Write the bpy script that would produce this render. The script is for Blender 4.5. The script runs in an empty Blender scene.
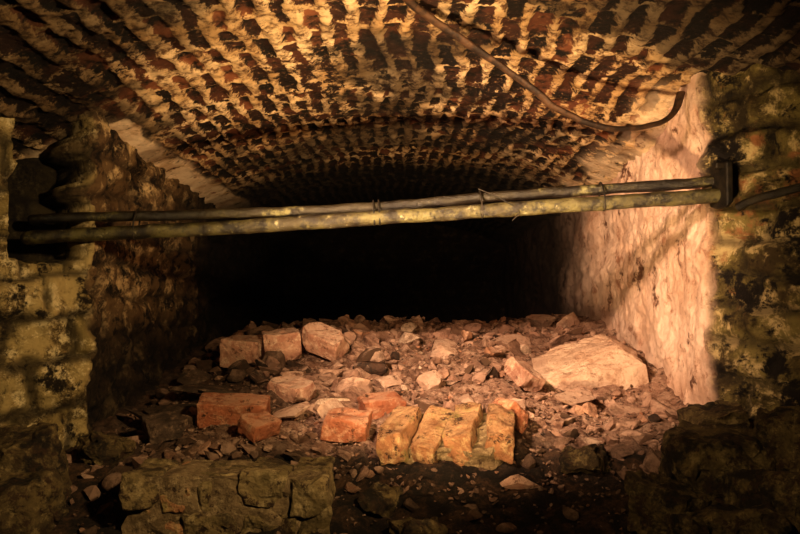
import bpy, bmesh, math, random
import numpy as np
from mathutils import Vector, Matrix, Euler
rng=np.random.default_rng(7); random.seed(7)
sc=bpy.context.scene
try:
    sc.view_settings.view_transform='Standard'
    sc.view_settings.look='Medium High Contrast'
except Exception as e: print(e)

# ---------------- noise helpers ----------------
def h3(i,j,k,s=0):
    n=(i.astype(np.int64)*73856093)^(j.astype(np.int64)*19349663)^(k.astype(np.int64)*83492791)^(s*2654435)
    n=n&0x7fffffff
    n=((n^(n>>13))*1274126177)&0x7fffffff
    n=((n^(n>>11))*668265263)&0x7fffffff
    n=n^(n>>15)
    return (n&0xffff)/65535.0
def vnoise(p,s=0):
    p=np.asarray(p,float); i=np.floor(p); f=p-i; f=f*f*(3-2*f); i=i.astype(np.int64)
    r=0
    for a in (0,1):
        wa=f[:,0] if a else 1-f[:,0]
        for b in (0,1):
            wb=f[:,1] if b else 1-f[:,1]
            for c in (0,1):
                wc=f[:,2] if c else 1-f[:,2]
                r=r+wa*wb*wc*h3(i[:,0]+a,i[:,1]+b,i[:,2]+c,s)
    return r*2-1
def fbm(p,sc_=1.0,o=4,s=0):
    p=np.asarray(p,float)*sc_; r=0;a=1;t=0
    for k in range(o):
        r=r+a*vnoise(p+k*17.3,s+k); t+=a; a*=.5; p=p*2.03
    return r/t
def sstep(a,b,x):
    t=np.clip((x-a)/(b-a),0,1); return t*t*(3-2*t)

# ---------------- mesh helpers ----------------
def mesh_obj(name,verts,faces,mat,smooth=False,attrs=None,origin=None,parent=None):
    verts=np.asarray(verts,float); 
    if origin is not None: verts=verts-np.array(origin)
    me=bpy.data.meshes.new(name)
    faces=np.asarray(faces,dtype=np.int32); k=faces.shape[1]
    me.vertices.add(len(verts)); me.vertices.foreach_set('co',verts.ravel().astype(np.float32))
    me.loops.add(faces.size); me.loops.foreach_set('vertex_index',faces.ravel())
    me.polygons.add(len(faces)); me.polygons.foreach_set('loop_start',np.arange(0,faces.size,k,dtype=np.int32))
    try: me.polygons.foreach_set('loop_total',np.full(len(faces),k,dtype=np.int32))
    except Exception: pass
    me.update(calc_edges=True); me.validate()
    me.polygons.foreach_set('use_smooth',np.full(len(me.polygons),smooth)); 
    for a,v in (attrs or {}).items():
        at=me.attributes.new(a,'FLOAT','POINT'); at.data.foreach_set('value',np.asarray(v,np.float32))
    me.materials.append(mat)
    ob=bpy.data.objects.new(name,me); bpy.context.collection.objects.link(ob)
    if origin is not None: ob.location=origin
    if parent is not None:
        ob.parent=parent; ob.matrix_parent_inverse=Matrix.Translation(-Vector(parent.location))
    return ob
def grid_faces(nu,nv,flip=False):
    i,j=np.meshgrid(np.arange(nu-1),np.arange(nv-1),indexing='ij')
    a=(i*nv+j).ravel(); b=a+nv; c=b+1; d=a+1
    f=np.stack([a,b,c,d],1)
    return f[:,::-1] if flip else f
def blocks(u,v,w,h,seed,jit=0.25,split=False):
    row=np.floor(v/h).astype(np.int64); z0=np.zeros_like(row)
    uu=u+(row%2)*w*.5+h3(row,z0,z0,seed)*w*jit
    col=np.floor(uu/w).astype(np.int64)
    du=np.minimum(uu-col*w,(col+1)*w-uu); dv=np.minimum(v-row*h,(row+1)*h-v)
    t,r=h3(row,col,z0,seed+5),h3(row,col,z0+3,seed+9)
    if split: return du,dv,t,r
    return np.minimum(du,dv),t,r

# ---------------- material helpers ----------------
class MT:
    def __init__(s,name):
        s.m=bpy.data.materials.new(name); s.m.use_nodes=True; s.t=s.m.node_tree; s.t.nodes.clear()
        s.out=s.n('ShaderNodeOutputMaterial'); s.b=s.n('ShaderNodeBsdfPrincipled'); s.l(s.b.outputs[0],s.out.inputs[0])
        s.co=s.n('ShaderNodeTexCoord').outputs['Object']
    def n(s,t): return s.t.nodes.new(t)
    def l(s,a,b): s.t.links.new(a,b)
    def noise(s,scale,detail=6,rough=.6,lo=.35,hi=.65,vec=None,dist=0.0):
        n=s.n('ShaderNodeTexNoise'); n.inputs['Scale'].default_value=scale; n.inputs['Detail'].default_value=detail
        n.inputs['Roughness'].default_value=rough; n.inputs['Distortion'].default_value=dist
        s.l(vec or s.co,n.inputs['Vector'])
        if lo is None: return n.outputs[0]
        r=s.n('ShaderNodeMapRange'); r.interpolation_type='SMOOTHSTEP'; r.inputs[1].default_value=lo; r.inputs[2].default_value=hi
        s.l(n.outputs[0],r.inputs[0]); return r.outputs[0]
    def attr(s,name):
        a=s.n('ShaderNodeAttribute'); a.attribute_name=name; return a.outputs['Fac']
    def upface(s):
        g=s.n('ShaderNodeNewGeometry'); x=s.n('ShaderNodeSeparateXYZ'); s.l(g.outputs['Normal'],x.inputs[0])
        r=s.n('ShaderNodeMapRange'); r.inputs[1].default_value=.35; r.inputs[2].default_value=.9; s.l(x.outputs[2],r.inputs[0]); return r.outputs[0]
    def math(s,op,a,b=None,c=False):
        m=s.n('ShaderNodeMath'); m.operation=op; m.use_clamp=c
        for i,x in enumerate((a,b)):
            if x is None: continue
            if isinstance(x,(int,float)): m.inputs[i].default_value=x
            else: s.l(x,m.inputs[i])
        return m.outputs[0]
    def mix(s,f,a,b,mode='MIX'):
        m=s.n('ShaderNodeMix'); m.data_type='RGBA'; m.blend_type=mode
        if isinstance(f,(int,float)): m.inputs[0].default_value=f
        else: s.l(f,m.inputs[0])
        for i,x in ((6,a),(7,b)):
            if isinstance(x,tuple): m.inputs[i].default_value=(*x,1)
            else: s.l(x,m.inputs[i])
        return m.outputs[2]
    def ramp(s,f,stops):
        r=s.n('ShaderNodeValToRGB'); e=r.color_ramp.elements
        while len(e)<len(stops): e.new(.5)
        for i,(p,c) in enumerate(stops): e[i].position=p; e[i].color=(*c,1)
        s.l(f,r.inputs[0]); return r.outputs[0]
    def done(s,col,rough=.85,bscale=60,bstr=.5,bdist=.01,metal=0.0,spec=.3):
        s.l(col,s.b.inputs['Base Color'])
        if isinstance(rough,(int,float)): s.b.inputs['Roughness'].default_value=rough
        else: s.l(rough,s.b.inputs['Roughness'])
        s.b.inputs['Metallic'].default_value=metal
        s.b.inputs['Specular IOR Level'].default_value=spec
        n=s.noise(bscale,8,.75,None); bp=s.n('ShaderNodeBump'); bp.inputs['Strength'].default_value=bstr; bp.inputs['Distance'].default_value=bdist
        s.l(n,bp.inputs['Height']); s.l(bp.outputs[0],s.b.inputs['Normal'])
        return s.m

# vault brick
m=MT('vault_brickwork')
brick=m.ramp(m.attr('tint'),[(0,(.014,.006,.004)),(.4,(.045,.016,.009)),(.75,(.11,.037,.018)),(1,(.25,.09,.04))])
brick=m.mix(m.noise(12,6,.65,.44,.60),brick,(.010,.006,.004))
brick=m.mix(m.noise(60,5,.7,.56,.70),brick,(.30,.16,.08))
mort=m.mix(m.noise(3.5,6,.65,.35,.65),(.86,.62,.37),(.54,.33,.15))
mort=m.mix(m.noise(24,7,.78,.44,.62),mort,(.11,.05,.022))
mask=m.math('ADD',m.attr('mortar'),m.math('MULTIPLY',m.math('SUBTRACT',m.noise(36,8,.78,None),.5),3.2),True)
mr=m.n('ShaderNodeMapRange'); mr.interpolation_type='SMOOTHSTEP'; mr.inputs[1].default_value=.42; mr.inputs[2].default_value=.62; m.l(mask,mr.inputs[0])
col=m.mix(mr.outputs[0],brick,mort)
pl=m.mix(m.noise(6,8,.7,.4,.7),(.85,.65,.46),(.58,.36,.2))
pl=m.mix(m.noise(20,7,.75,.54,.70),pl,(.22,.11,.05))
plf=m.math('MULTIPLY',m.attr('plaster'),m.math('SUBTRACT',1.0,m.noise(9,7,.7,.56,.64)))
col=m.mix(plf,col,pl)
sf=m.math('MULTIPLY',m.attr('soot_shade'),.95)  # soot patches together with painted shade
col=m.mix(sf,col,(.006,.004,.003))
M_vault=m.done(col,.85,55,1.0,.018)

# right wall: limewash inside -> mossy stone outside
m=MT('limewashed_and_mossy_stone')
a=m.mix(m.noise(4,8,.7,.38,.62),(.86,.61,.47),(.66,.42,.30))
a=m.mix(m.noise(9,9,.76,.52,.66),a,(.38,.19,.12))
a=m.mix(m.noise(5,8,.72,.57,.64),a,(.14,.065,.04))
b=m.mix(m.noise(6,9,.75,.4,.6),(.22,.17,.058),(.06,.04,.016))
b=m.mix(m.noise(9,9,.75,.50,.60,dist=.3),b,(.56,.42,.21))
b=m.mix(m.noise(4,7,.7,.58,.66),b,(.32,.14,.06))
b=m.mix(m.noise(7,9,.78,.49,.57,dist=.2),b,(.011,.007,.005))
b=m.mix(m.math('MULTIPLY',m.attr('joint'),.6),b,(.02,.014,.008))
col=m.mix(m.attr('zone'),a,b)
col=m.mix(m.math('MULTIPLY',m.attr('soot_shade'),.96),col,(.009,.005,.003))  # shade painted over the far wall and the hole
M_right=m.done(col,.8,40,1.0,.022)

m=MT('damp_rubble_stone')
a=m.mix(m.noise(6,8,.7,.4,.65),(.19,.115,.055),(.055,.03,.016))
a=m.mix(m.noise(8,9,.78,.50,.60),a,(.62,.44,.24))
a=m.mix(m.noise(12,8,.78,.50,.60),a,(.013,.008,.005))
b=m.mix(m.attr('tint'),(.58,.43,.20),(.30,.22,.085))
b=m.mix(m.noise(9,9,.75,.46,.60,dist=.3),b,(.10,.065,.025))
b=m.mix(m.noise(18,9,.78,.50,.60),b,(.72,.57,.32))
b=m.mix(m.noise(7,8,.75,.53,.61),b,(.020,.013,.008))
b=m.mix(m.math('MULTIPLY',m.attr('joint'),.8),b,(.02,.013,.008))
a=m.mix(m.math('MULTIPLY',m.attr('joint'),.6),a,(.02,.012,.008))
col=m.mix(m.attr('zone'),a,b)
col=m.mix(m.math('MULTIPLY',m.attr('soot_shade'),.97),col,(.007,.004,.003))  # painted shade: depth, niche, wall foot, back wall
M_left=m.done(col,.8,40,1.0,.025)

m=MT('brick_dust_soil')
a=m.mix(m.noise(5,8,.7,.35,.6),(.44,.26,.18),(.25,.135,.09))
a=m.mix(m.noise(26,9,.78,.45,.62),a,(.60,.40,.29))
a=m.mix(m.noise(34,9,.8,.50,.62),a,(.07,.035,.022))
a=m.mix(m.attr('dark_zone'),a,m.mix(m.noise(14,9,.78,.45,.65),(.016,.010,.006),(.10,.052,.027)))
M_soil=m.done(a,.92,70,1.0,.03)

m=MT('rubble_fragments')
a=m.ramp(m.attr('tint'),[(0,(.03,.02,.015)),(.2,(.13,.075,.045)),(.45,(.35,.20,.14)),(.7,(.50,.32,.23)),(.88,(.38,.17,.09)),(1,(.62,.45,.33))])
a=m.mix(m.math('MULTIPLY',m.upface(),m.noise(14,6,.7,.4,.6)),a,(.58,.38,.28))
a=m.mix(m.noise(22,9,.78,.44,.62),a,m.mix(.75,a,(.10,.05,.03)))
a=m.mix(m.math('MULTIPLY',m.attr('dark_zone'),.84),a,(.03,.018,.010))
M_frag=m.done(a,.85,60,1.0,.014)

def stone_mat(name,c1,c2,c3,scale=8,moss=None,mf=(.5,.62),rough=.85,b=1.0,dark=(.04,.02,.01),dk=(.54,.64),dust=None):
    m=MT(name); up=m.upface()
    oi=m.n('ShaderNodeObjectInfo'); 
    ad=m.n('ShaderNodeVectorMath'); ad.operation='ADD'; m.l(m.co,ad.inputs[0])
    mu=m.math('MULTIPLY',oi.outputs['Random'],37.0); m.l(mu,ad.inputs[1]); m.co=ad.outputs[0]
    a=m.mix(m.noise(scale,8,.65,.38,.62),c1,c2)
    a=m.mix(m.noise(scale*2.5,9,.78,.48,.66),a,c3)
    if moss: a=m.mix(m.noise(scale*.9,6,.7,mf[0],mf[1]),a,moss)
    if dust: a=m.mix(m.math('MULTIPLY',up,m.noise(16,8,.75,.38,.58)),a,dust)
    a=m.mix(m.noise(scale*2.6,9,.8,dk[0],dk[1]),a,dark)
    return m.done(a,rough,55,b,.018)
DU=(.56,.38,.28)
M_lime=stone_mat('pale_limestone',(.68,.48,.35),(.54,.35,.25),(.42,.25,.165),7,dark=(.24,.13,.085),dk=(.55,.65))
M_brick=stone_mat('weathered_red_brick',(.38,.135,.065),(.26,.09,.045),(.50,.28,.17),12,dust=(.46,.25,.16))
M_brickp=stone_mat('dusty_pink_brick',(.48,.27,.185),(.34,.165,.11),(.62,.43,.31),12,dark=(.12,.055,.035),dust=DU)
M_brickm=stone_mat('mossy_brick',(.30,.14,.065),(.20,.09,.04),(.42,.28,.14),10,(.22,.165,.06),(.50,.60),dk=(.52,.62),dust=(.36,.21,.11))
M_moss=stone_mat('mossy_masonry',(.22,.155,.07),(.14,.10,.042),(.36,.27,.14),9,(.05,.034,.015),(.50,.62),dk=(.51,.60))
M_rockd=stone_mat('dark_mossy_rock',(.13,.09,.036),(.06,.04,.018),(.24,.175,.08),12,(.015,.010,.006),(.48,.6),dk=(.49,.6))
M_slate=stone_mat('dark_slate',(.10,.065,.045),(.045,.03,.021),(.24,.155,.10),10)
M_dustst=stone_mat('dusty_stone',(.54,.34,.245),(.38,.225,.155),(.66,.48,.36),12,dark=(.13,.065,.04),dust=DU)
M_mortar=stone_mat('old_lime_mortar',(.22,.15,.08),(.12,.08,.04),(.34,.25,.14),20)
m=MT('tarnished_pipe_metal')
a=m.mix(m.noise(7,8,.7,.4,.6),(.13,.11,.04),(.045,.034,.015))
a=m.mix(m.noise(18,9,.78,.45,.58),a,(.016,.012,.008))
a=m.mix(m.noise(30,8,.78,.58,.66),a,(.32,.28,.15))
M_pipe=m.done(a,.38,80,.9,.008,.35,.7)
m=MT('sooty_pipe_metal')
a=m.mix(m.noise(9,8,.75,.4,.6),(.035,.027,.014),(.012,.009,.006))
a=m.mix(m.noise(6,9,.78,.56,.64),a,(.16,.14,.055))
M_piped=m.done(a,.34,80,.9,.008,.35,.7)
m=MT('rusted_strap_metal')
a=m.mix(m.noise(18,8,.7,.4,.6),(.075,.037,.018),(.02,.011,.007))
M_strap=m.done(a,.6,150,.6,.004,.3,.5)
m=MT('black_iron')
a=m.mix(m.noise(18,8,.7,.4,.6),(.012,.010,.008),(.03,.022,.014))
M_iron=m.done(a,.6,150,.4,.003,.4,.4)

# ---------------- ceiling vault ----------------
YS=2.78
def vault_z(x,y):
    t=sstep(YS-.25,YS+.25,y)
    kl=.17+(.155-.17)*t; kr=.10+(.19-.10)*t
    cr=.800+(.77-.800)*t
    k=np.where(x<0,kl,kr)
    return cr-k*x*x-.02*np.abs(x)**4*t
ys=np.concatenate([np.linspace(-1.2,1.6,60),np.arange(1.61,3.4,.0065),np.arange(3.41,5.0,.012),np.linspace(5.05,7.8,60)])
xs=np.arange(-1.95,1.95,.0075)
X,Y=np.meshgrid(xs,ys,indexing='ij'); x=X.ravel(); y=Y.ravel()
P2=np.stack([x,y,np.zeros_like(x)],1)
wx=.018*fbm(P2,7,3,3)+.03*fbm(P2,2.2,2,4); wy=.05*fbm(P2,6,3,8)
yb=YS+.03*fbm(P2,3,3,77)
front=y<yb
uF,vF,tF,rF=blocks(y+wy,x+wx+5,.17,.080,11,.6,True)
uI,vI,tI,rI=blocks(y+wy,x+wx+5,.13,.062,31,.6,True)
du=np.where(front,uF,uI); dv=np.where(front,vF,vI); ti=np.where(front,tF,tI); rr=np.where(front,rF,rI)
big=fbm(P2,2.5,3,14); n35=fbm(P2,30,3,21); n12=fbm(P2,12,3,22)
jv=np.where(front,.0180,.0130)+.009*big+.014*n12; ju=.008+.009*big+.013*fbm(P2,10,3,23)
mv=1-sstep(jv-.007,jv+.007,dv+.011*n35); mu_=1-sstep(ju-.007,ju+.007,du+.013*n35)
mort=np.maximum(mv,mu_*.8)
smear=sstep(.22,.5,fbm(P2,4.5,4,24)); mort=np.maximum(mort,smear*.55)
bare=sstep(.10,.42,fbm(P2,3.2,3,25)); mort=mort*(1-.45*bare)
plaster=np.maximum(sstep(-.92,-.97,x+.03*fbm(P2,8,3,40))*sstep(2.62,2.72,y),.75*sstep(.80,.94,x+.16*fbm(P2,5,3,41))*sstep(2.4,2.7,y))
mort=np.maximum(mort,sstep(.03,.0,np.abs(y-yb))*.35)
disp=mort*(.012+.012*fbm(P2,22,3,50))+.010*n35+.02*fbm(P2,3,3,52)+.016*(rr-.5)*(1-mort)
disp=disp*(1-plaster)+plaster*(.016+.010*fbm(P2,14,3,53))
z=vault_z(x,y)-disp
soot_shade=np.maximum(sstep(3.4,4.7,y+.3*fbm(P2,1.5,3,60)),.84*sstep(.04,.40,fbm(P2,1.9,4,61)+.25*fbm(P2,14,3,65)))  # noise patches are soot; the far end is painted falloff into the dark
soot_shade=np.maximum(soot_shade,.80*sstep(.65,1.05,x-.9*(y-2.2))*sstep(2.6,2.2,y))  # right front corner: shade painted into the colour
soot_shade=np.maximum(soot_shade,.65*sstep(.65,1.0,-x-.8*(y-2.2))*sstep(2.7,2.3,y))  # left front corner: painted shade, weaker
soot_shade=np.where(plaster>.5,sstep(3.8,5.1,y),soot_shade)  # plaster keeps only the painted far-end shade
mesh_obj('ceiling',np.stack([x,y,z],1),grid_faces(len(xs),len(ys),True),M_vault,True,{'mortar':mort,'tint':np.clip(ti+.3*(big),0,1),'plaster':plaster,'soot_shade':soot_shade})

# ---------------- side walls ----------------
def wall(name,path,side,zs,mat,fn):
    path=np.array(path,float); seg=np.linalg.norm(np.diff(path,axis=0),axis=1); cum=np.concatenate([[0],np.cumsum(seg)])
    L=[]
    for k in range(len(seg)):
        st=.009 if (1.7<path[k+1][1]+.01 and path[k][1]<3.7) else .03
        L.append(np.arange(cum[k],cum[k+1],st))
    s=np.concatenate(L+[[cum[-1]]])
    px=np.interp(s,cum,path[:,0]); py=np.interp(s,cum,path[:,1])
    e=.02
    tx=np.interp(s+e,cum,path[:,0])-np.interp(s-e,cum,path[:,0]); ty=np.interp(s+e,cum,path[:,1])-np.interp(s-e,cum,path[:,1])
    l=np.hypot(tx,ty); tx/=l; ty/=l
    nx,ny=(ty,-tx) if side>0 else (-ty,tx)
    S,Z=np.meshgrid(np.arange(len(s)),zs,indexing='ij'); i=S.ravel(); z=Z.ravel()
    ss=s[i]; corner=cum[3]
    h,at=fn(ss-corner,px[i],py[i],z)
    v=np.stack([px[i]+nx[i]*h,py[i]+ny[i]*h,z],1)
    return mesh_obj(name,v,grid_faces(len(s),len(zs),side<0),mat,True,at)
zs=np.arange(-.85,.80,.009)
def fr(s,px,py,z):
    p=np.stack([s,z,np.zeros_like(z)],1)
    zone=sstep(-.02,.03,s+.03*fbm(p,10,3,5))
    d,t,r=blocks(s+.05*fbm(p,5,3,1)+9,z+.05*fbm(p,4,3,2)+3,.19,.11,71)
    d=d+.012*fbm(p,25,3,3)
    j=1-sstep(.004,.022,d)
    h=(1-zone)*(.035*fbm(p,2.5,3,6)+.028*fbm(p,8,4,7)+.012*fbm(p,30,3,17))+zone*(.07*fbm(p,4.5,4,8)+.045*fbm(p,16,4,9)-.022*j+.03*(r-.5))
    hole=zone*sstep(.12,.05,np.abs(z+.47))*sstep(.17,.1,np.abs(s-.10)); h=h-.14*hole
    soot_shade=np.maximum(sstep(3.6,5.1,py+.5*fbm(p,2,3,11)),hole*.7)  # painted shade towards the far end and inside the hole
    return h,{'zone':zone,'joint':j,'tint':t,'soot_shade':soot_shade}
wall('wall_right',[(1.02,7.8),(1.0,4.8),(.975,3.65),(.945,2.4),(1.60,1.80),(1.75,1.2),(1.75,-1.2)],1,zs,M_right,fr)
def fl(s,px,py,z):
    p=np.stack([s,z,np.zeros_like(z)],1)
    zone=sstep(-.03,.01,s+.02*fbm(p,12,3,4))
    dA,tA,rA=blocks(s+.05*fbm(p,6,3,1)+9,z+.05*fbm(p,5,3,2)+3,.21,.12,81)
    dB,tB,rB=blocks(s+.06*fbm(p,5,3,1)+9.05,z+.055*fbm(p,4,3,2)+3.005,.19,.14,97)
    d=np.where(zone>.5,dB,dA)+.016*fbm(p,22,3,3); t=np.where(zone>.5,tB,tA); r=np.where(zone>.5,rB,rA)
    j=1-sstep(.002,.026,d)
    h=(1-zone)*(.04*fbm(p,3,3,6)+.040*fbm(p,13,4,7)-.012*j+.025*(r-.5))+zone*(.05*fbm(p,5,4,8)+.045*fbm(p,16,4,9)-.018*j+.045*(r-.5))
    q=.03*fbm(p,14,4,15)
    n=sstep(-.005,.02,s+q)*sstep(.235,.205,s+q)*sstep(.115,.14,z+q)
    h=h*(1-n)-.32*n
    soot_shade=np.maximum(sstep(3.1,4.7,py+.4*fbm(p,2,3,11)),n*.95)  # niche and far end darkened with painted shade
    soot_shade=np.maximum(soot_shade,.85*sstep(.08,-.22,z+.15*fbm(p,4,3,12))*(1-zone))  # shade painted on the lower part of the inner wall
    return h,{'zone':zone,'joint':j,'tint':t,'soot_shade':soot_shade}
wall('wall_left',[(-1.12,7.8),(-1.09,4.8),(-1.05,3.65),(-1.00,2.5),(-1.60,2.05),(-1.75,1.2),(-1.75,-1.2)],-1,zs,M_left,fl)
ux=np.arange(-1.3,1.3,.03); uz=np.arange(-.9,.85,.03); A,B=np.meshgrid(ux,uz,indexing='ij'); a=A.ravel(); b=B.ravel()
p=np.stack([a,b,a*0],1); d,t,r=blocks(a+5,b+3,.22,.08,5); j=1-sstep(.01,.03,d)
mesh_obj('wall_back',np.stack([a,7.6-.03*fbm(p,4,3,2)+.01*j,b],1),grid_faces(len(ux),len(uz),False),M_left,True,{'zone':a*0,'joint':j,'tint':t,'soot_shade':a*0+.97})  # back wall coloured almost black to stand for unlit depth

# ---------------- floor / rubble terrain ----------------
def T0(x,y):
    z=np.interp(y,[-1.2,1.4,1.8,2.05,2.25,2.6,3.2,3.8,4.15,4.7,5.5,7.8],[-.80,-.70,-.57,-.49,-.425,-.355,-.250,-.160,-.13,-.20,-.42,-.55])
    z=z-.11*sstep(-.45,-1.0,x)*sstep(2.0,2.6,y)
    z=z+.05*sstep(.3,.9,x)*sstep(2.4,3.2,y)*sstep(5,4,y)
    z=z+.05*np.exp(-((x-.25)/.25)**2-((y-3.1)/.35)**2)
    z=z+.06*sstep(.45,.9,x)*sstep(2.6,2.2,y)*sstep(1.5,1.9,y)
    return z
def T(x,y):
    x=np.atleast_1d(np.asarray(x,float)); y=np.atleast_1d(np.asarray(y,float))
    p=np.stack([x,y,x*0],1)
    return T0(x,y)+.04*fbm(p,2.6,3,101)+.03*fbm(p,9,3,102)
ys=np.concatenate([np.linspace(-1.2,1.55,40),np.arange(1.57,4.6,.009),np.linspace(4.62,7.8,90)])
xs=np.arange(-1.9,1.9,.010)
X,Y=np.meshgrid(xs,ys,indexing='ij'); x=X.ravel(); y=Y.ravel(); p=np.stack([x,y,x*0],1)
z=T(x,y)+.022*fbm(p,30,4,103)
def dark_zone(x,y):  # darker in front, at left and past the crest
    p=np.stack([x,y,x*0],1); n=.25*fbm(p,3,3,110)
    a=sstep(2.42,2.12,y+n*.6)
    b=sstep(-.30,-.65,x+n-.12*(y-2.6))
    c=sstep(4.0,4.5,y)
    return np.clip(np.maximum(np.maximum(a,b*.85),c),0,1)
mesh_obj('floor',np.stack([x,y,z],1),grid_faces(len(xs),len(ys),False),M_soil,True,{'dark_zone':dark_zone(x,y)})

# ---------------- rocks ----------------
EXC=[]
def ico(n):
    bm=bmesh.new(); bmesh.ops.create_icosphere(bm,subdivisions=n,radius=1); 
    v=np.array([q.co[:] for q in bm.verts]); f=np.array([[q.index for q in g.verts] for g in bm.faces]); bm.free(); return v,f
ICO={k:ico(k) for k in (2,3,5)}
def rock_verts(n,size,seed,planes=12,dmin=.45,dmax=.8,noise=.0):
    r=np.random.default_rng(seed); v=ICO[n][0]*1.25
    for k in range(planes):
        nn=r.normal(size=3); nn/=np.linalg.norm(nn); d=r.uniform(dmin,dmax)
        e=np.maximum(0,v@nn-d); v=v-e[:,None]*nn
    v=v*(np.array(size)/2/np.maximum(np.abs(v).max(0),1e-6))
    if noise: 
        s=np.linalg.norm(v,axis=1,keepdims=True)+1e-6
        v=v+(v/s)*(noise*fbm(v+seed*3.1,22,4,seed))[:,None]
    return v
def rotm(rx,ry,rz): return np.array(Euler((math.radians(rx),math.radians(ry),math.radians(rz))).to_matrix())
def rock(name,loc,size,rot=(0,0,0),mat=None,seed=1,noise=.010,planes=14,n=5,sink=.25):
    v=rock_verts(n,size,seed,planes,noise=noise)@rotm(*rot).T
    x,y=loc[:2]; EXC.append((x,y,max(size[:2])*.5))
    zz=loc[2] if len(loc)>2 else float(T(x,y)[0])-v[:,2].min()-sink*(v[:,2].max()-v[:,2].min())
    return mesh_obj(name,v+np.array([x,y,zz]),ICO[n][1],mat or M_dustst,False,None,(x,y,zz))
def box_verts(size,seed,cuts=11,noise=.004,chips=7,rnd=.006,chip=.9):
    bm=bmesh.new(); bmesh.ops.create_cube(bm,size=1); bmesh.ops.subdivide_edges(bm,edges=bm.edges[:],cuts=cuts,use_grid_fill=True)
    v=np.array([q.co[:] for q in bm.verts]); f=np.array([[q.index for q in g.verts] for g in bm.faces]); bm.free()
    v=np.sign(v)*.5*(1-(1-2*np.abs(v))**1.35)
    v=v*np.array(size); r=np.random.default_rng(seed)
    hs=np.array(size)/2; c=np.clip(v,-(hs-rnd),hs-rnd); dlt=v-c; ln=np.linalg.norm(dlt,axis=1,keepdims=True)
    v=np.where(ln>1e-9,c+dlt/np.maximum(ln,1e-9)*np.minimum(ln,rnd),v)
    for k in range(chips):
        nn=r.choice([-1,1],3)*r.uniform(.15,1,3); nn/=np.linalg.norm(nn); d=(np.abs(nn)*hs).sum()*r.uniform(chip-.18,chip+.05)
        e=np.maximum(0,v@nn-d); v=v-e[:,None]*nn
    v=v+noise*np.stack([fbm(v+seed*1.7,30,4,seed+q) for q in range(3)],1)
    return v,f
def brick(name,loc,size=(.215,.10,.065),rot=(0,0,0),mat=None,seed=1,chip=.9,sink=.06,noise=.008,cuts=11,chips=7):
    v,f=box_verts(size,seed,chip=chip,noise=noise,cuts=cuts,chips=chips); v=v@rotm(*rot).T; x,y=loc[:2]; EXC.append((x,y,max(size[:2])*.55))
    zz=loc[2] if len(loc)>2 else float(T(x,y)[0])-v[:,2].min()-sink*(v[:,2].max()-v[:,2].min())
    return mesh_obj(name,v+np.array([x,y,zz]),f,mat or M_brick,False,None,(x,y,zz))
# named pieces: limestone block built from a hand-laid polyhedral outline
def lime():
    pts=np.array([(-.22,-.10,-.12),(.19,-.15,-.13),(.23,.12,-.12),(-.17,.14,-.12),
                  (-.215,-.08,-.01),(-.09,-.13,.00),(.17,-.13,.03),(.215,.08,.055),(.12,.13,.115),(-.04,.14,.085),(-.18,.12,.045),(.10,-.02,.10)])
    bm=bmesh.new(); [bm.verts.new(q) for q in pts]; bmesh.ops.convex_hull(bm,input=bm.verts[:])
    bmesh.ops.subdivide_edges(bm,edges=bm.edges[:],cuts=9,use_grid_fill=True); bmesh.ops.triangulate(bm,faces=bm.faces[:])
    bm.verts.ensure_lookup_table(); bm.verts.index_update()
    v=np.array([q.co[:] for q in bm.verts]); f=np.array([[q.index for q in g.verts] for g in bm.faces]); bm.free()
    v=v+.014*np.stack([fbm(v+3,14,4,5+q) for q in range(3)],1)+.006*np.stack([fbm(v+3,50,3,15+q) for q in range(3)],1)
    L=(.70,2.92,-.265); EXC.append((L[0]-.1,L[1],.17)); EXC.append((L[0]+.1,L[1],.17))
    mesh_obj('limestone_block',v@rotm(4,-3,6).T+np.array(L),f,M_lime,False,None,L)
lime()
brick('brick',(-.53,2.5,-.355),(.22,.105,.085),(14,2,3),M_brick,3,.97,noise=.006)
brick('brick',(-.66,3.35),(.17,.17,.12),(6,3,-12),M_brickp,4,.9,.05)
brick('brick',(-.50,3.30),(.15,.12,.12),(8,-6,15),M_brickp,5,.88,.05)
brick('brick',(-.32,3.30),(.19,.11,.09),(25,18,-25),M_brickp,6,.88,.05)
brick('brick',(-.155,2.30),(.13,.10,.07),(12,5,-10),M_brick,8,.9,.12)
brick('brick',(.325,2.30),(.10,.08,.06),(15,35,35),M_brick,9,.85,.1)
brick('brick',(.43,2.72),(.10,.12,.06),(30,20,40),M_brickp,10,.9,.05)
brick('brick',(-.06,2.55),(.14,.09,.06),(10,-8,20),M_brick,12,.88,.1)
brick('brick',(-.42,2.32),(.10,.09,.05),(20,-8,50),M_brick,13,.85,.1)
brick('brick',(-.38,2.75),(.16,.10,.06),(12,8,-40),M_brickp,14,.85,.1)
brick('brick',(-.72,2.40),(.12,.10,.06),(12,-8,30),M_slate,15,.85,.1)
rock('stone_fragment',(.305,2.03),(.12,.08,.05),(10,8,10),M_brickp,31,.005)
rock('stone_fragment',(.115,2.75),(.11,.09,.09),(10,8,10),M_dustst,32,.006)
rock('stone_fragment',(.23,2.65),(.12,.09,.05),(10,8,60),M_dustst,33,.006)
rock('stone_slab',(.52,3.45),(.22,.16,.05),(18,8,10),M_dustst,34,.006)
rock('stone_slab',(.17,3.15),(.20,.22,.06),(12,-14,30),M_dustst,35,.006)
rock('stone_fragment',(-.04,2.9),(.12,.09,.06),(10,8,10),M_dustst,36,.006)
rock('stone_fragment',(-.40,3.05),(.14,.09,.04),(10,8,20),M_dustst,37,.006)
rock('stone_fragment',(-.09,3.3),(.10,.09,.07),(10,8,10),M_dustst,38,.006)
rock('stone_fragment',(.70,3.95),(.18,.12,.12),(10,8,-20),M_dustst,39,.008)
rock('stone_fragment',(.82,3.75),(.12,.12,.12),(10,8,10),M_dustst,40,.008)
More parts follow.
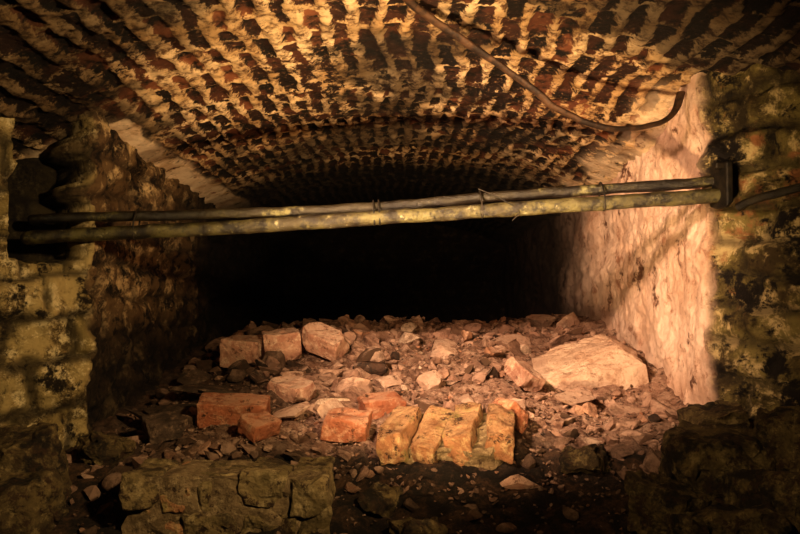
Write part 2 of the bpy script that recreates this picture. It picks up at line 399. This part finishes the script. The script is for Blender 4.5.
rock('stone_fragment',(.58,2.58),(.16,.12,.06),(10,8,10),M_dustst,41,.006)
rock('stone_fragment',(.74,2.52),(.15,.10,.06),(10,8,50),M_dustst,42,.006)
rock('stone_fragment',(-.86,3.2),(.20,.14,.10),(6,8,10),M_slate,43,.006)
rock('roofing_slate',(-.20,2.42),(.16,.02,.17),(-35,20,40),M_dustst,44,.001,10)
rock('roofing_slate',(-.70,2.85),(.32,.20,.03),(8,6,10),M_slate,45,.002,10,sink=0)
rock('roofing_slate',(-.78,2.70),(.28,.16,.03),(12,-6,-15),M_slate,46,.002,10,sink=0)
rock('roofing_slate',(-.60,2.72),(.24,.16,.025),(-5,10,30),M_slate,47,.002,10,sink=0)
rock('roofing_slate',(-.84,2.60),(.20,.16,.03),(15,20,60),M_slate,48,.002,10,sink=0)
rock('roofing_slate',(-.33,2.48),(.18,.10,.02),(25,-10,-30),M_dustst,49,.001,10,sink=0)
for i,(lx,ly,sx,sy,sz) in enumerate([(.80,2.0,.24,.22,.16),(.64,1.88,.18,.16,.12),(1.02,2.02,.24,.22,.2),(.90,1.82,.22,.2,.15),(.50,2.12,.12,.10,.07),(.72,1.76,.2,.2,.12),(1.0,1.75,.2,.2,.15),(.88,2.2,.2,.16,.12),(-.99,2.05,.24,.20,.16),(-.93,1.86,.20,.18,.15),(-1.07,1.78,.22,.20,.16),(-.84,2.24,.14,.12,.09),(-.05,1.95,.10,.08,.06),(.04,1.8,.12,.10,.06)]):
    brick('fallen_stone',(lx,ly),(sx,sy,sz),(5+7*i%15,9*i%20,37*i),M_rockd,60+i,.82,.3,.022,18,14)

def empty(name,loc):
    e=bpy.data.objects.new(name,None); e.location=loc; e.empty_display_size=.05; bpy.context.collection.objects.link(e); return e
def part(name,loc,size,rot,mat,seed,parent,chip=.93,noise=.004):
    v,f=box_verts(size,seed,chip=chip,noise=noise); v=v@rotm(*rot).T
    o=mesh_obj(name,v+np.array(loc),f,mat,False,None,loc,None)
    o.parent=parent; o.matrix_parent_inverse=Matrix.Translation(-Vector(parent.location)); return o
bx,by=.135,2.2; bz=float(T(bx,by)[0])+.045
EXC.append((bx,by,.2))
cl=empty('mortared_brick_chunk',(bx,by,bz))
for k,(ox,rz,dz,tl) in enumerate([(-.130,-22,.0,18),(-.045,-18,-.018,24),(.047,-20,.0,20),(.145,-4,.004,14)]):
    part('brick_%d'%(k+1),(bx+ox,by,bz+dz),(.078,.20,.09),(tl,(-5,9,-7,8)[k],rz),M_brickm,80+k,cl,.90,.010)
part('mortar_bed',(bx,by+.015,bz-.03),(.36,.19,.08),(22,0,-10),M_mortar,90,cl,.9,.02)

mx,my,mz=-.40,1.93,-.405
EXC.append((mx-.12,my,.14)); EXC.append((mx+.12,my,.14))
mf=empty('masonry_fragment',(mx,my,mz)); k=0
for row in range(3):
    xx=-.25+(.03 if row%2 else 0); end=.235
    while xx<end-.02:
        w=min(random.uniform(.07,.15),end-xx)
        if end-xx-w<.045: w=end-xx
        k+=1
        part('stone_%d'%k,(mx+xx+w/2,my+random.uniform(-.014,.014),mz-.045-row*.085+random.uniform(-.006,.006)),(w-.003,.20,.083),(random.uniform(-3,6),random.uniform(-4,4),random.uniform(-4,4)),[M_moss,M_moss,M_brickm,M_moss][k%4],120+k,mf,.90,.013)
        xx+=w
part('mortar_core',(mx-.01,my+.000,mz-.13),(.47,.19,.25),(0,0,0),M_mortar,119,mf,.93,.016)

# debris: one merged object
V=[];FF=[];TI=[];D=[]; off=0
E=np.array(EXC)
def scatter(count,seed,xr,yr,smin,smax,pw,tintfn,flat=.8,n=2,excl=False):
    global off
    r=np.random.default_rng(seed); protos=[rock_verts(n,(1,1,1),seed*100+i,8,.35,.75) for i in range(30)]
    F=ICO[n][1]
    xs=r.uniform(*xr,count); ys=r.uniform(yr[0],yr[1],count); zz=T(xs,ys); dm=dark_zone(xs,ys)
    for i in range(count):
        s=smin+(smax-smin)*r.random()**pw
        sz=np.array([s*r.uniform(.8,1.4),s*r.uniform(.6,1.1),s*r.uniform(.45,1)*flat])
        pi=r.integers(30); R=rotm(r.uniform(-40,40),r.uniform(-40,40),r.uniform(0,360)); tn=tintfn(r,xs[i],ys[i]); dd=r.uniform(.4,1)
        if s>.025 and (np.hypot(E[:,0]-xs[i],E[:,1]-ys[i])<E[:,2]+s*.45).any(): continue
        v=(protos[pi]*sz)@R.T
        V.append(v+np.array([xs[i],ys[i],zz[i]+sz[2]*.25])); FF.append(F+off); off+=len(v)
        TI.append(np.full(len(v),tn)); D.append(np.full(len(v),dm[i]*dd))
def tf(r,x,y):
    return float(np.clip(r.normal(.50,.24) if x>-.4 else r.normal(.42,.28),0,1))
scatter(3000,5,(-.97,.89),(2.0,4.3),.012,.07,3.0,tf)
scatter(8000,6,(-.98,.9),(1.8,4.3),.006,.02,1.5,tf)
scatter(420,9,(-.92,-.1),(2.30,4.1),.05,.16,1.5,tf,.8,3)
scatter(190,19,(-.1,.85),(2.30,4.1),.04,.12,1.5,tf,.8,3)
scatter(90,29,(-.8,.8),(1.8,2.3),.03,.09,1.8,tf,.8,3)
mesh_obj('rubble_pile',np.concatenate(V),np.concatenate(FF),M_frag,False,{'tint':np.concatenate(TI),'dark_zone':np.concatenate(D)})

# ---------------- pipes ----------------
def smooth_path(pts,n):
    pts=np.array(pts,float); P=np.vstack([2*pts[0]-pts[1],pts,2*pts[-1]-pts[-2]]); out=[]
    for i in range(1,len(P)-2):
        for t in np.linspace(0,1,n,endpoint=False):
            a,b,c,d=P[i-1:i+3]; out.append(.5*((2*b)+(-a+c)*t+(2*a-5*b+4*c-d)*t*t+(-a+3*b-3*c+d)*t**3))
    out.append(pts[-1]); return np.array(out)
def tube(name,pts,r,mat,n=20,ring=18,flat=1.0,noise=0.0,parent=None,seed=1):
    c=smooth_path(pts,n); t=np.gradient(c,axis=0); t/=np.linalg.norm(t,axis=1,keepdims=True)
    up=np.array([0,0,1.0]); s=np.cross(t,up); s/=np.maximum(np.linalg.norm(s,axis=1,keepdims=True),1e-6); u=np.cross(s,t)
    th=np.linspace(0,2*np.pi,ring,endpoint=False); m_=len(c)
    v=c[:,None,:]+r*(np.cos(th)[None,:,None]*s[:,None,:]+flat*np.sin(th)[None,:,None]*u[:,None,:]); v=v.reshape(-1,3)
    if noise:
        v=v+noise*np.stack([fbm(v,18,3,seed+k) for k in range(3)],1)
    i,j=np.meshgrid(np.arange(m_-1),np.arange(ring),indexing='ij'); a=(i*ring+j).ravel(); b=(i*ring+(j+1)%ring).ravel()
    f=np.stack([a,a+ring,b+ring,b],1)
    o=mesh_obj(name,v,f,mat,True)
    if parent: o.parent=parent
    return o
up_pts=[(-1.20,2.58,.262),(-1.14,2.52,.265),(-.5,2.455,.274),(-.1,2.435,.290),(.3,2.405,.322),(.73,2.375,.346),(.97,2.36,.362)]
lo_pts=[(-1.20,2.54,.200),(-1.14,2.49,.203),(-.5,2.44,.230),(-.08,2.40,.253),(.3,2.37,.275),(.73,2.34,.299),(.97,2.33,.318)]
p1=tube('metal_pipe',up_pts,.0165,M_piped,24,18,1,.005)
p2=tube('metal_pipe',lo_pts,.0225,M_pipe,24,18,1,.005,seed=9)
def tie(x):
    u=smooth_path(up_pts,24); l=smooth_path(lo_pts,24)
    a=u[np.argmin(abs(u[:,0]-x))]; b=l[np.argmin(abs(l[:,0]-x))]; c=(a+b)/2
    ln=np.linalg.norm(a-b)/2; dr=(a-b)/(2*ln); pr=np.cross(dr,[1,0,0])
    th=np.linspace(0,2*np.pi,25); pts=[c+dr*math.sin(q)*(ln+.024)+pr*math.cos(q)*.026 for q in th]
    tube('wire_tie',pts,.0028,M_iron,3,8,1,0,p1)
for q in (-.83,-.085,-.07,.245,.62): tie(q)
tube('wire_tie',[(.24,2.37,.34),(.30,2.35,.31),(.36,2.345,.27),(.34,2.345,.24)],.0018,M_iron,8,6,1,0,p1)
cb=empty('pipe_wall_bracket',(.955,2.34,.34))
part('plate',(.965,2.325,.342),(.022,.10,.135),(0,0,8),M_iron,301,cb,.97,.001)
part('stud',(.95,2.30,.40),(.03,.02,.02),(0,0,8),M_iron,302,cb,.97,.001)
tube('hanging_metal_strap',[(-.16,1.62,.79),(-.05,1.80,.785),(.052,2.02,.765),(.283,2.2,.672),(.40,2.26,.612),(.473,2.3,.568),(.634,2.35,.523),(.787,2.40,.545),(.862,2.43,.590),(.90,2.46,.66)],.0145,M_strap,20,12,.6,.004)
tube('electrical_conduit',[(.985,2.26,.270),(1.01,2.23,.285),(1.06,2.18,.30),(1.2,2.05,.33),(1.5,1.78,.37)],.012,M_piped,12,12,1,.003)

# ---------------- lights ----------------
def spot(name,loc,tgt,e,col,size,blend,rad):
    l=bpy.data.lights.new(name,'SPOT'); l.energy=e; l.color=col; l.spot_size=math.radians(size); l.spot_blend=blend; l.shadow_soft_size=rad
    o=bpy.data.objects.new(name,l); o.location=loc; o.rotation_euler=(Vector(tgt)-Vector(loc)).to_track_quat('-Z','Y').to_euler(); bpy.context.collection.objects.link(o)
spot('work_lamp_key',(-.5,1.15,.56),(.45,2.95,-.03),390,(1,.68,.46),62,1.0,.06)
spot('work_lamp_up',(.05,1.1,-.45),(.2,2.95,.75),300,(1,.70,.37),78,1.0,.05)
spot('fill_spot_side',(.45,.7,.40),(-.80,2.4,.16),165,(1,.74,.39),85,1.0,.05)  # unseen fill light added to brighten the left wall
spot('fill_spot_low',(-.2,.5,.25),(1.05,2.2,.0),62,(1,.74,.39),62,1.0,.05)  # added fill for the right pier and the stones below it
w=bpy.data.worlds.new('dark_cellar'); sc.world=w; w.use_nodes=True; w.node_tree.nodes['Background'].inputs[0].default_value=(1,.6,.35,1); w.node_tree.nodes['Background'].inputs[1].default_value=.004

cam=bpy.data.cameras.new('camera'); cam.lens=35; cam.sensor_width=36; cam.clip_start=.02
co=bpy.data.objects.new('camera',cam); bpy.context.collection.objects.link(co)
co.location=(0,0,0); co.rotation_euler=(math.radians(90+2.43),0,0)
sc.camera=co
